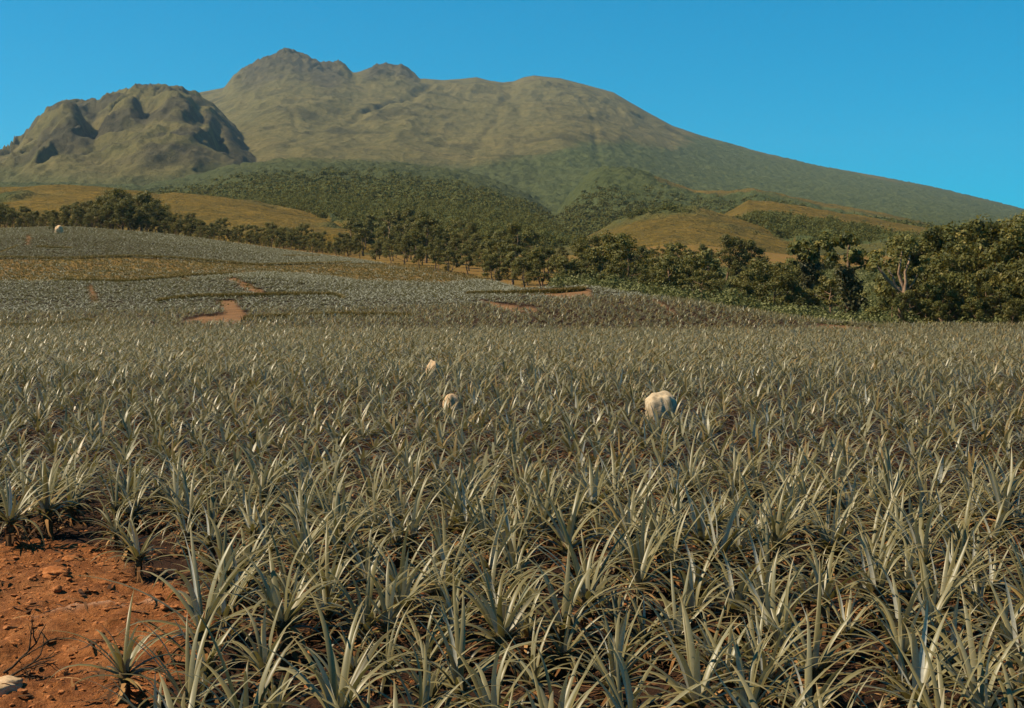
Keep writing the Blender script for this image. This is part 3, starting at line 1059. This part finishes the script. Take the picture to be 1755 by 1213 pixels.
def twig():
    bx, by, _ = at(-8, 1165, 10.5)
    zb = float(full_z(bx, by)[0])
    r = np.random.default_rng(17)
    segs = []

    def grow(p, d, L, lev):
        pts = [p]
        for j in range(6):
            d = d + r.normal(0, 0.20, 3) + np.array([0, 0, 0.03])
            d /= np.linalg.norm(d)
            p = p + d * L / 6
            pts.append(p)
            if lev < 2 and j in (1, 2, 3, 4) and r.random() < 0.75:
                grow(p, d + r.normal(0, 0.75, 3) * np.array([1, 0.6, 0.8]), L * r.uniform(0.35, 0.6), lev + 1)
        segs.append((np.array(pts), 0.011 - 0.0035 * lev))

    for q in ((0, 0.05), (0.06, 0.0), (-0.02, 0.22)):
        grow(np.array([q[0], q[1], 0.02]), np.array([0.5 + r.normal(0, 0.3), 0.6, 0.45]), r.uniform(0.35, 0.5), 0)
    ps = []
    for pts, r0 in segs:
        ps.append(tube(pts, np.linspace(r0, r0 * 0.3, len(pts)), 6))
    V, Q, A = merge(ps)
    o = link('dead_branch', mesh_np('dead_branch', V, Q, M_TWIG), None, (bx, by, zb))
    tag(o, 'dark dead twiggy branch lying at the left edge of the bare soil', 'branch')


twig()

# ------------------------------------------------------------------ grass banks
r = np.random.default_rng(21)
BP = []
for line, half in BANKS:
    ln = np.array(line, float)
    uu = np.arange(ln[0, 0], ln[-1, 0] + (0.1 if ln[-1, 0] > ln[0, 0] else 0), 1.0)
    vv = np.interp(uu, ln[:, 0], ln[:, 1])
    # walk each line of sight down to the ground once, here, to learn where the bank stands
    Ys = np.linspace(100, 330, 1500)
    gz = ground_z(np.repeat(uu[:, None], len(Ys), 1).ravel(), np.tile(Ys, len(uu))).reshape(len(uu), -1)
    _, pvv = to_pix(np.zeros_like(gz), np.tile(Ys, (len(uu), 1)), gz + 0.3)
    for i in range(len(uu)):
        hit = np.nonzero(pvv[i] <= vv[i])[0]
        if len(hit):
            Yh = Ys[hit[0]]
            for _ in range(5):
                BP.append(((uu[i] + r.uniform(-.5, .5) - CX) / F * Yh, Yh + r.uniform(-half, half)))
BP = np.array(BP)
GP = np.stack([r.uniform(-0.40, 0.02, 60000), r.uniform(130, 270, 60000)], -1)
GP[:, 0] *= GP[:, 1]
gz = full_z(GP[:, 0], GP[:, 1])
gm = landuse(GP[:, 0], GP[:, 1], gz)[1]
gt = landuse(GP[:, 0], GP[:, 1], gz)[2] & (r.random(len(GP)) < 0.22)
GP = np.concatenate([GP[gm][:9000], GP[gt]])
bg = []
for k in range(8):
    ps = []
    for j in range(11):
        az = r.uniform(0, 6.28)
        ps.append(leaf_strip(np.array([r.normal(0, 0.10), r.normal(0, 0.10), -0.03]), az, R(r.uniform(3, 25)), R(r.uniform(20, 75)), r.uniform(0.28, 0.6), 0.07, 2, 1, 1, 0, r.uniform(0, 1)))
    v, q, a = merge(ps)
    bg.append((v, q, a, np.zeros(len(q), int)))
p1 = scatter(BP, full_z(BP[:, 0], BP[:, 1]), bg, r, 0.7, 1.2)
p2 = scatter(GP, full_z(GP[:, 0], GP[:, 1]), bg, r, 0.4, 0.8)
v = np.concatenate([p1[0], p2[0]])
q = np.concatenate([p1[1], p2[1] + len(p1[0])])
a = np.concatenate([p1[2], p2[2]])
tag(link('bank_grass', mesh_np('bank_grass', v, q, M_BANK, True, {'leaf': a})), 'olive-brown rough grass on the banks between the far plots', 'grass', kind='stuff')


# ------------------------------------------------------------------ trees
def leaf_cloud(r, centres, radii, n, size, flat=0.75, tone=0.25):
    """small diamond leaves spread through clump volumes"""
    m = len(centres)
    C = np.repeat(centres, n, 0)
    Rr = np.repeat(radii, n)
    g = r.normal(0, 1, (m * n, 3))
    g /= np.linalg.norm(g, axis=1)[:, None]
    rad = r.random(m * n) ** 0.45
    P = C + g * (rad * Rr)[:, None] * np.array([1, 1, flat])
    nn = g * 1.1 + r.normal(0, 0.42, g.shape) + np.array([0, 0, 0.25])
    nn /= np.linalg.norm(nn, axis=1)[:, None]
    t = np.cross(nn, r.normal(0, 1, g.shape))
    t /= np.linalg.norm(t, axis=1)[:, None] + 1e-9
    b = np.cross(nn, t)
    s = size * r.uniform(0.6, 1.4, m * n)[:, None]
    V = np.stack([P - t * s, P - b * s * 0.55, P + t * s, P + b * s * 0.55], 1).reshape(-1, 3)
    Q = np.arange(m * n * 4).reshape(-1, 4)
    ct = np.repeat(np.clip(r.normal(0.45, tone, m), 0, 1), n)
    lt = np.clip(ct + r.normal(0, 0.16, m * n), 0, 1)
    A = np.repeat(np.stack([lt * 0, lt * 0, lt], -1), 4, 0)
    return V, Q, A


def tree_arrays(seed, H, spread=0.32, crown0=0.32, nl=9, rt=0.022, per=46, lsize=0.026, lean=0.06, sub=4, cl=0.085, tone=0.25):
    r = np.random.default_rng(seed)
    wood, cen, rad = [], [], []
    top = np.array([r.normal(0, lean) * H, r.normal(0, lean) * H, H * 0.86])
    n = 8
    s = np.linspace(0, 1, n)
    ax = s[:, None] * top + np.stack([r.normal(0, 0.010, n), r.normal(0, 0.010, n), 0 * s], -1) * H * (s[:, None] > 0)
    ax[0, 2] = -0.4
    wood.append(tube(ax, H * rt * np.interp(s, [0, 0.08, 0.5, 1], [1.35, 1.0, 0.62, 0.14]), 8))
    az = r.uniform(0, 6.28)
    for k in range(nl):
        f = crown0 + (0.95 - crown0) * (k + r.uniform(0, 0.8)) / nl
        az += 2.4 + r.normal(0, 0.3)
        b = np.array([np.interp(f, s, ax[:, i]) for i in range(3)])
        L = H * spread * (1.15 - 0.62 * (f - crown0) / (1 - crown0)) * r.uniform(0.7, 1.15)
        up = r.uniform(0.25, 0.8)
        d = np.array([math.cos(az), math.sin(az), up])
        d /= np.linalg.norm(d)
        p = [b]
        for j in range(4):
            d = d + r.normal(0, 0.12, 3) + np.array([0, 0, 0.06])
            d /= np.linalg.norm(d)
            p.append(p[-1] + d * L / 4)
        p = np.array(p)
        r0 = H * rt * 0.48 * (1 - 0.5 * f)
        wood.append(tube(p, np.linspace(r0, r0 * 0.25, 5), 6))
        cen.append(p[-1])
        rad.append(H * cl * r.uniform(0.8, 1.4))
        for j in range(sub):
            t = r.uniform(0.4, 1.0)
            q = np.array([np.interp(t, np.linspace(0, 1, 5), p[:, i]) for i in range(3)])
            dd = d + r.normal(0, 0.8, 3)
            dd /= np.linalg.norm(dd)
            e = q + dd * L * r.uniform(0.25, 0.5)
            wood.append(tube(np.array([q, (q + e) / 2 + r.normal(0, 0.01 * H, 3), e]), [r0 * 0.4, r0 * 0.28, r0 * 0.1], 5))
            cen.append(e)
            rad.append(H * cl * r.uniform(0.55, 1.15))
    for j in range(3):
        cen.append(ax[-1] + r.normal(0, 0.05, 3) * H)
        rad.append(H * cl * r.uniform(0.7, 1.2))
    W, C = merge(wood), leaf_cloud(r, np.array(cen), np.array(rad), per, H * lsize, 0.75, tone)
    k = H / C[0][:, 2].max()
    W[0][:] *= k
    C[0][:] *= k
    return W, C


def tree_meshes(seed, bark, leafm, **kw):
    w, c = tree_arrays(seed, 1.0 * kw.pop('H', 7.0), **kw)
    return (mesh_np('trunk', w[0], w[1], bark), mesh_np('crown', c[0], c[1], leafm, False, {'leaf': c[2]}))


def put_tree(name, meshes, x, y, sc, rz, label, group=None, cat='tree', sz=None):
    root = bpy.data.objects.new(name, None)
    COL.objects.link(root)
    root.empty_display_size = 0.5
    root.location = (x, y, float(full_z(x, y)[0]) - 0.1)
    root.rotation_euler = (0, 0, rz)
    root.scale = (sc, sc, sz or sc)
    tag(root, label, cat, group)
    for nm, me in zip(('trunk', 'crown'), meshes):
        link(nm, me, root)
    return root


TV = [tree_meshes(700 + k, M_BARK, M_CROWN, H=7.0, spread=(0.30, 0.36, 0.26, 0.33, 0.28, 0.38)[k], crown0=(0.30, 0.22, 0.35, 0.18, 0.28, 0.25)[k], nl=(8, 9, 7, 9, 8, 9)[k], per=100, cl=0.105, lsize=0.0175, sub=3) for k in range(6)]
TB = [tree_meshes(730 + k, M_BARK, M_CROWN, H=7.0, spread=(0.36, 0.42, 0.33, 0.40)[k], crown0=0.05, nl=11, per=90, cl=0.115, lsize=0.0175, sub=3) for k in range(4)]
TL = [tree_meshes(760 + k, M_PALEBARK, M_CROWNL, H=7.0, spread=(0.30, 0.35, 0.28)[k], crown0=0.3, nl=9, per=60, lsize=0.020) for k in range(3)]
TD = [tree_meshes(790 + k, M_BARK, M_CROWN, H=9.0, spread=(0.27, 0.30, 0.25, 0.29)[k], crown0=(0.2, 0.16, 0.22, 0.18)[k], nl=11, per=140, lsize=0.0145, sub=4, cl=0.10, tone=0.3) for k in range(4)]


def tree_by_top(u, vtop, Y, meshes, H0, rz, label, group=None, name='tree', wide=1.0):
    Y = float(FY(Y))
    x, y, zt = at(u, vtop, Y)
    z0 = float(full_z(x, y)[0])
    sc = (zt - z0) / H0
    return put_tree(name, meshes, x, y, sc * wide, rz, label, group, sz=sc)


RG = 'trees in the tall dark grove at the right'
grove = [  # u, top v, Y, label
    (1735, 360, 70, 'tallest dark tree of the right grove, its top against the green mountain slope'),
    (1685, 372, 74, 'dark tree just left of the tallest one in the right grove'),
    (1770, 372, 66, 'dark tree cut by the right edge of the photo'),
    (1596, 382, 76, 'broad olive tree behind the pale forked trunk'),
    (1562, 397, 74, 'olive tree rising over the pale forked trunk at its left end'),
    (1640, 410, 70, 'dark tree filling the middle of the right grove'),
]
for k, (u, vt, Y, lb) in enumerate(grove):
    tree_by_top(u, vt, Y, TD[k % 4], 9.0, 1.3 * k, lb, RG, wide=1.05)
fill = [(1745, 440, 61), (1690, 455, 60), (1655, 470, 58), (1615, 462, 60), (1585, 480, 58), (1720, 480, 58), (1770, 450, 59), (1800, 420, 63), (1840, 400, 70), (1630, 430, 66), (1700, 420, 68), (1595, 440, 66),
        (1530, 470, 62), (1560, 492, 57), (1668, 505, 56), (1735, 508, 56), (1607, 512, 56)]
for k, (u, vt, Y) in enumerate(fill):
    tree_by_top(u, vt, Y, TV[k % 6], 7.0, 2.1 * k, 'low dark leafy tree at the foot of the right grove, behind the field edge', RG)


def forked_tree():
    """pale trunk that forks into bare light limbs, with a thin crown"""
    YF = float(FY(58.5))
    m = YF / 58.5
    x, y, _ = at(1545, 545, YF)
    z0 = float(full_z(x, y)[0])
    k = YF / F
    P = lambda u, v: np.array([(u - 1545) * k, (hash((u, v)) % 7 - 3) * 0.08, (545 - v) * k - (z0 - at(1545, 545, YF)[2])])
    base = np.array([0, 0, -0.3])
    L = [([base, P(1546, 530), P(1549, 512), P(1548, 500)], 0.15, 0.11),
         ([P(1548, 500), P(1535, 491), P(1522, 480), P(1508, 465), P(1500, 455)], 0.10, 0.04),
         ([P(1548, 504), P(1545, 485), P(1540, 468), P(1541, 450), P(1545, 430)], 0.09, 0.03),
         ([P(1548, 503), P(1551, 482), P(1549, 466), P(1556, 450), P(1560, 428)], 0.08, 0.03),
         ([P(1535, 491), P(1530, 475), P(1522, 462)], 0.06, 0.03),
         ([P(1549, 512), P(1556, 498), P(1566, 484), P(1570, 470)], 0.06, 0.02),
         ([P(1545, 545), P(1541, 530), P(1540, 515), P(1538, 500)], 0.08, 0.04)]
    W = merge([tube(np.array(p), np.linspace(a * m, b * m, len(p)), 8) for p, a, b in L])
    r = np.random.default_rng(77)
    cen = np.array([P(*c) for c in ((1500, 452), (1490, 460), (1510, 440), (1545, 428), (1536, 440), (1560, 425), (1572, 462), (1522, 452), (1575, 445), (1555, 410), (1540, 412))])
    cen[:, 1] = r.normal(0, 0.4 * m, len(cen))
    C = leaf_cloud(r, cen, r.uniform(0.22, 0.45, len(cen)) * m, 110, 0.075 * m)
    root = bpy.data.objects.new('tree', None)
    COL.objects.link(root)
    root.location = (x, y, z0)
    tag(root, 'small tree with a pale bare trunk forking into light limbs at the field edge', 'tree', RG)
    link('trunk', mesh_np('trunk', W[0], W[1], M_PALEBARK), root)
    link('crown', mesh_np('crown', C[0], C[1], M_CROWNL, False, {'leaf': C[2]}), root)


forked_tree()


def vine_tree(u, vtop, Y, H0v, label, seed, wpx):
    """column-like trunk wrapped in dark creeper, olive crown above"""
    Y = float(FY(Y))
    x, y, zt = at(u, vtop, Y)
    z0 = float(full_z(x, y)[0])
    H = zt - z0
    r = np.random.default_rng(seed)
    n = 9
    s = np.linspace(0, 1, n)
    ax = np.stack([r.normal(0, 0.05, n), r.normal(0, 0.05, n), s * H * 0.9], -1)
    W = tube(ax, np.linspace(0.34, 0.1, n), 8)
    m = 26
    sv = r.uniform(0.02, 0.72, m)
    w = wpx / F * Y / 2
    cen = np.stack([r.normal(0, w * 0.35, m), r.normal(0, w * 0.35, m), sv * H], -1)
    Vn = leaf_cloud(r, cen, np.full(m, w * 0.75), 95, 0.17)
    m = 20
    cen = np.stack([r.normal(0, w * 1.0, m), r.normal(0, w * 1.0, m), H * r.uniform(0.72, 0.97, m)], -1)
    C = leaf_cloud(r, cen, r.uniform(0.3, 0.6, m) * w * 1.2, 70, 0.20)
    root = bpy.data.objects.new('tree', None)
    COL.objects.link(root)
    root.location = (x, y, z0)
    tag(root, label, 'tree')
    link('trunk', mesh_np('trunk', W[0], W[1], M_BARK), root)
    link('creeper', mesh_np('creeper', Vn[0], Vn[1], M_VINE, False, {'leaf': Vn[2]}), root)
    link('crown', mesh_np('crown', C[0], C[1], M_CROWN, False, {'leaf': C[2]}), root)


vine_tree(1455, 397, 66, 1, 'slim tree wrapped in dark creeper standing clear behind the field edge', 5, 46)
vine_tree(1388, 410, 92, 1, 'slim creeper-covered tree farther back, left of the taller creeper-covered one', 9, 34)

r = np.random.default_rng(31)
# tree belt in the ravine behind the right half of the field
def row_of(k):
    return k % 5


for k in range(170):
    u = 590 + 860 * (k + r.uniform(0, 1)) / 170
    e = float(edge_dist(u))
    if 1235 < u and r.random() < (0.82 if row_of(k) < 3 else 0.5):
        continue
    row = row_of(k)
    if u > 760 and row < 2 and r.random() < 0.4:
        continue
    Y = e + (9, 26, 50, 80, 125)[row] + r.uniform(-4, 10) + (6 if u < 800 else 0)
    vt = np.interp(u, [590, 700, 800, 900, 1000, 1100, 1200, 1300, 1450], [410, 405, 412, 428, 425, 425, 428, 435, 440]) + ((16, 4, -10, -22, -32) if u < 930 else (26, 16, 8, 6, 2))[row] + r.normal(0, 17)
    pale = r.random() < 0.3
    ms = TL[int(r.integers(0, 3))] if pale else (TB[int(r.integers(0, 4))] if r.random() < 0.4 else TV[int(r.integers(0, 6))])
    x, y, zt = at(u, vt, Y)
    z0 = float(full_z(x, y)[0])
    H = float(np.clip(zt - z0, 4.0, 16))
    lb = ('pale-trunked tree with thin olive crown in the belt behind the field' if pale else 'dark olive tree in the wooded ravine behind the right half of the field')
    put_tree('tree', ms, x, y, H / 7.0 * 1.12, r.uniform(0, 6.28), lb, 'pale-trunked trees of the ravine belt' if pale else 'dark trees of the ravine belt', sz=H / 7.0)
# trees behind the far crest at the left
for k in range(150):
    u = -360 + 970 * (k + r.uniform(0, 1)) / 150
    e = float(edge_dist(u))
    row = k % 3
    Y = e + (6, 17, 30)[row] + r.uniform(-2, 10)
    top = np.interp(u, [-110, 0, 30, 60, 110, 160, 200, 240, 275, 300, 345, 400, 450, 500, 560, 610], [338, 330, 348, 350, 342, 336, 318, 318, 340, 356, 364, 376, 380, 374, 390, 398])
    vt = top + (18, 8, 0)[row] + abs(r.normal(0, 8))
    x, y, zt = at(u, vt, Y)
    z0 = float(full_z(x, y)[0])
    H = float(np.clip(zt - z0, 2.5, 16))
    put_tree('tree', TB[int(r.integers(0, 4))], x, y, H / 7.0 * 1.15, r.uniform(0, 6.28),
             'dark green tree in the line behind the far left field, below the brown meadow', 'trees behind the far left field', sz=H / 7.0)
bx, by, _ = at(91, 400, 272)
put_tree('bush', TV[2], bx, by, 0.32, 1.0, 'dark bush touching the left side of the tan crest boulder', cat='bush', sz=0.32)

# ------------------------------------------------------------------ undergrowth in the ravine, wood on the hills
r = np.random.default_rng(41)


def clump_variants(n, leaves, size, seed, tone=0.22):
    out = []
    for k in range(n):
        rr = np.random.default_rng(seed + k)
        m = 5
        cen = rr.normal(0, 0.38, (m, 3)) * np.array([1, 1, 0.45]) + np.array([0, 0, 0.55])
        V, Q, A = leaf_cloud(rr, cen, rr.uniform(0.3, 0.55, m), leaves, size, 0.8, tone)
        out.append((V, Q, A, np.zeros(len(Q), int)))
    return out


UP = []
while len(UP) < 2600:
    u = r.uniform(950, 1950)
    Y = float(edge_dist(u)) + 3.0 + r.exponential(40)
    if Y < 260:
        UP.append(((u - CX) / F * Y, Y))
for _ in range(1900):
    u, Y = r.uniform(1230, 1545), r.uniform(122, 250)
    UP.append(((u - CX) / F * Y, Y))
UP = np.array(UP)
v, q, a, mi = scatter(UP, full_z(UP[:, 0], UP[:, 1]), clump_variants(8, 40, 0.07, 600), r, 0.8, 2.0, 0.1)
tag(link('undergrowth', mesh_np('undergrowth', v, q, M_BUSH, False, {'leaf': a})), 'pale green bushes and tall weeds between the trees of the ravine', 'undergrowth', kind='stuff')

NW = 230000
WY = np.exp(r.uniform(np.log(300), np.log(3600), NW))
WX = r.uniform(-0.47, 0.47, NW) * WY
wz, who = terrain(WX, WY)
land, tone = mountain_masks(WX, WY, wz, who)
wu, wv = to_pix(WX, WY, wz)
e = edge_dist(u_of(WX, WY))
ok = (r.random(NW) < land[:, 0] * 0.75) & (land[:, 1] < 0.15) & (WY > e + 70) & (wv < 470)
ok &= ~((WY < 520) & (wu < 600))
ok &= ~((wu > 930) & (WY < 520) & (r.random(NW) < 0.8))
# the light green clearing behind the creeper-covered trees stays open
ok &= ~((wu > 1320) & (wu < 1450) & (wv > 430))
ok &= (WY < 1150) & (r.random(NW) < sstep(1150, 450, WY) * 0.95)
WX, WY, wz = WX[ok], WY[ok], wz[ok]
print('wood crowns', len(WX))
cv = clump_variants(10, 14, 0.15, 650, 0.08)
nearw = WY < 700
pa = scatter(WX[nearw][:, None] * [1, 0] + WY[nearw][:, None] * [0, 1], wz[nearw] - 0.8, clump_variants(10, 36, 0.09, 640, 0.12), r, 1.8, 4.0, 0.1)
pb = scatter(np.stack([WX[~nearw], WY[~nearw]], -1), wz[~nearw] - 1.5, cv, r, 2.2, 5.6, 0.1)
v = np.concatenate([pa[0], pb[0]])
q = np.concatenate([pa[1], pb[1] + len(pa[0])])
a = np.concatenate([pa[2], pb[2]])
tag(link('hill_forest', mesh_np('hill_forest', v, q, M_FOREST, False, {'leaf': a})), 'dark green forest covering the lower slopes of the mountain', 'forest', kind='stuff')

# ------------------------------------------------------------------ haze
HAZE = 0.000035
if HAZE:
    V = np.array([(x, y, z) for z in (-40, 640) for y in (-60, 6200) for x in (-3600, 3600)], float)
    Q = np.array([(0, 2, 3, 1), (4, 5, 7, 6), (0, 1, 5, 4), (2, 6, 7, 3), (0, 4, 6, 2), (1, 3, 7, 5)])
    t = NT('air')
    pv_ = t.n('ShaderNodeVolumePrincipled')
    pv_.inputs['Color'].default_value = (0.55, 0.78, 0.95, 1)
    pv_.inputs['Density'].default_value = HAZE
    pv_.inputs['Anisotropy'].default_value = 0.3
    t.l(pv_.outputs[0], t.out.inputs['Volume'])
    tag(link('haze', mesh_np('haze', V, Q, t.m, False)), 'thin bluish air over the fields and the mountain', 'haze', kind='stuff')

# ------------------------------------------------------------------ light, sky, camera
EL, AZ = R(49), math.atan2(-0.98, -0.12)     # sun high at the left
world = bpy.data.worlds.new('World')
scene.world = world
world.use_nodes = True
nt = world.node_tree
bg = nt.nodes['Background']
sky = nt.nodes.new('ShaderNodeTexSky')
sky.sky_type = 'NISHITA'
sky.sun_disc = False
sky.sun_elevation = EL
sky.sun_rotation = AZ % (2 * math.pi)
sky.altitude = 600
sky.air_density = 1.0
sky.dust_density = 0.3
sky.ozone_density = 2.0
mx = nt.nodes.new('ShaderNodeMix')
mx.data_type = 'RGBA'
mx.blend_type = 'MULTIPLY'
mx.inputs[0].default_value = 1
mx.inputs[7].default_value = (0.001, 0.87, 1.13, 1)
tc = nt.nodes.new('ShaderNodeTexCoord')
mp = nt.nodes.new('ShaderNodeMapping')
mp.vector_type = 'POINT'
mp.inputs['Location'].default_value = (0, 0, 0.05)
mp.inputs['Scale'].default_value = (1, 1, 0.8)
nt.links.new(tc.outputs['Generated'], mp.inputs[0])
nt.links.new(mp.outputs[0], sky.inputs['Vector'])
nt.links.new(sky.outputs[0], mx.inputs[6])
nt.links.new(mx.outputs[2], bg.inputs['Color'])
bg.inputs['Strength'].default_value = 0.052

sl = bpy.data.lights.new('sun', 'SUN')
sl.energy = 4.8
sl.angle = R(0.5)
sl.color = (1.0, 0.85, 0.62)
so = bpy.data.objects.new('sun', sl)
COL.objects.link(so)
import mathutils
sd = mathutils.Vector((math.sin(AZ) * math.cos(EL), math.cos(AZ) * math.cos(EL), math.sin(EL)))
so.rotation_euler = sd.to_track_quat('Z', 'Y').to_euler()
so.location = (0, 0, 60)

cam = bpy.data.cameras.new('camera')
cam.sensor_width = 36
cam.lens = 36 * F / 1755.0
cam.clip_start = 0.1
cam.clip_end = 30000
co = bpy.data.objects.new('camera', cam)
COL.objects.link(co)
co.location = (0, 0, CAMZ)
co.rotation_euler = (R(90) - TH, 0, 0)
scene.camera = co
scene.view_settings.view_transform = 'Standard'
scene.view_settings.look = 'None'
scene.view_settings.exposure = 1.0
scene.view_settings.gamma = 1
scene.cycles.max_bounces = 6
scene.cycles.volume_bounces = 0
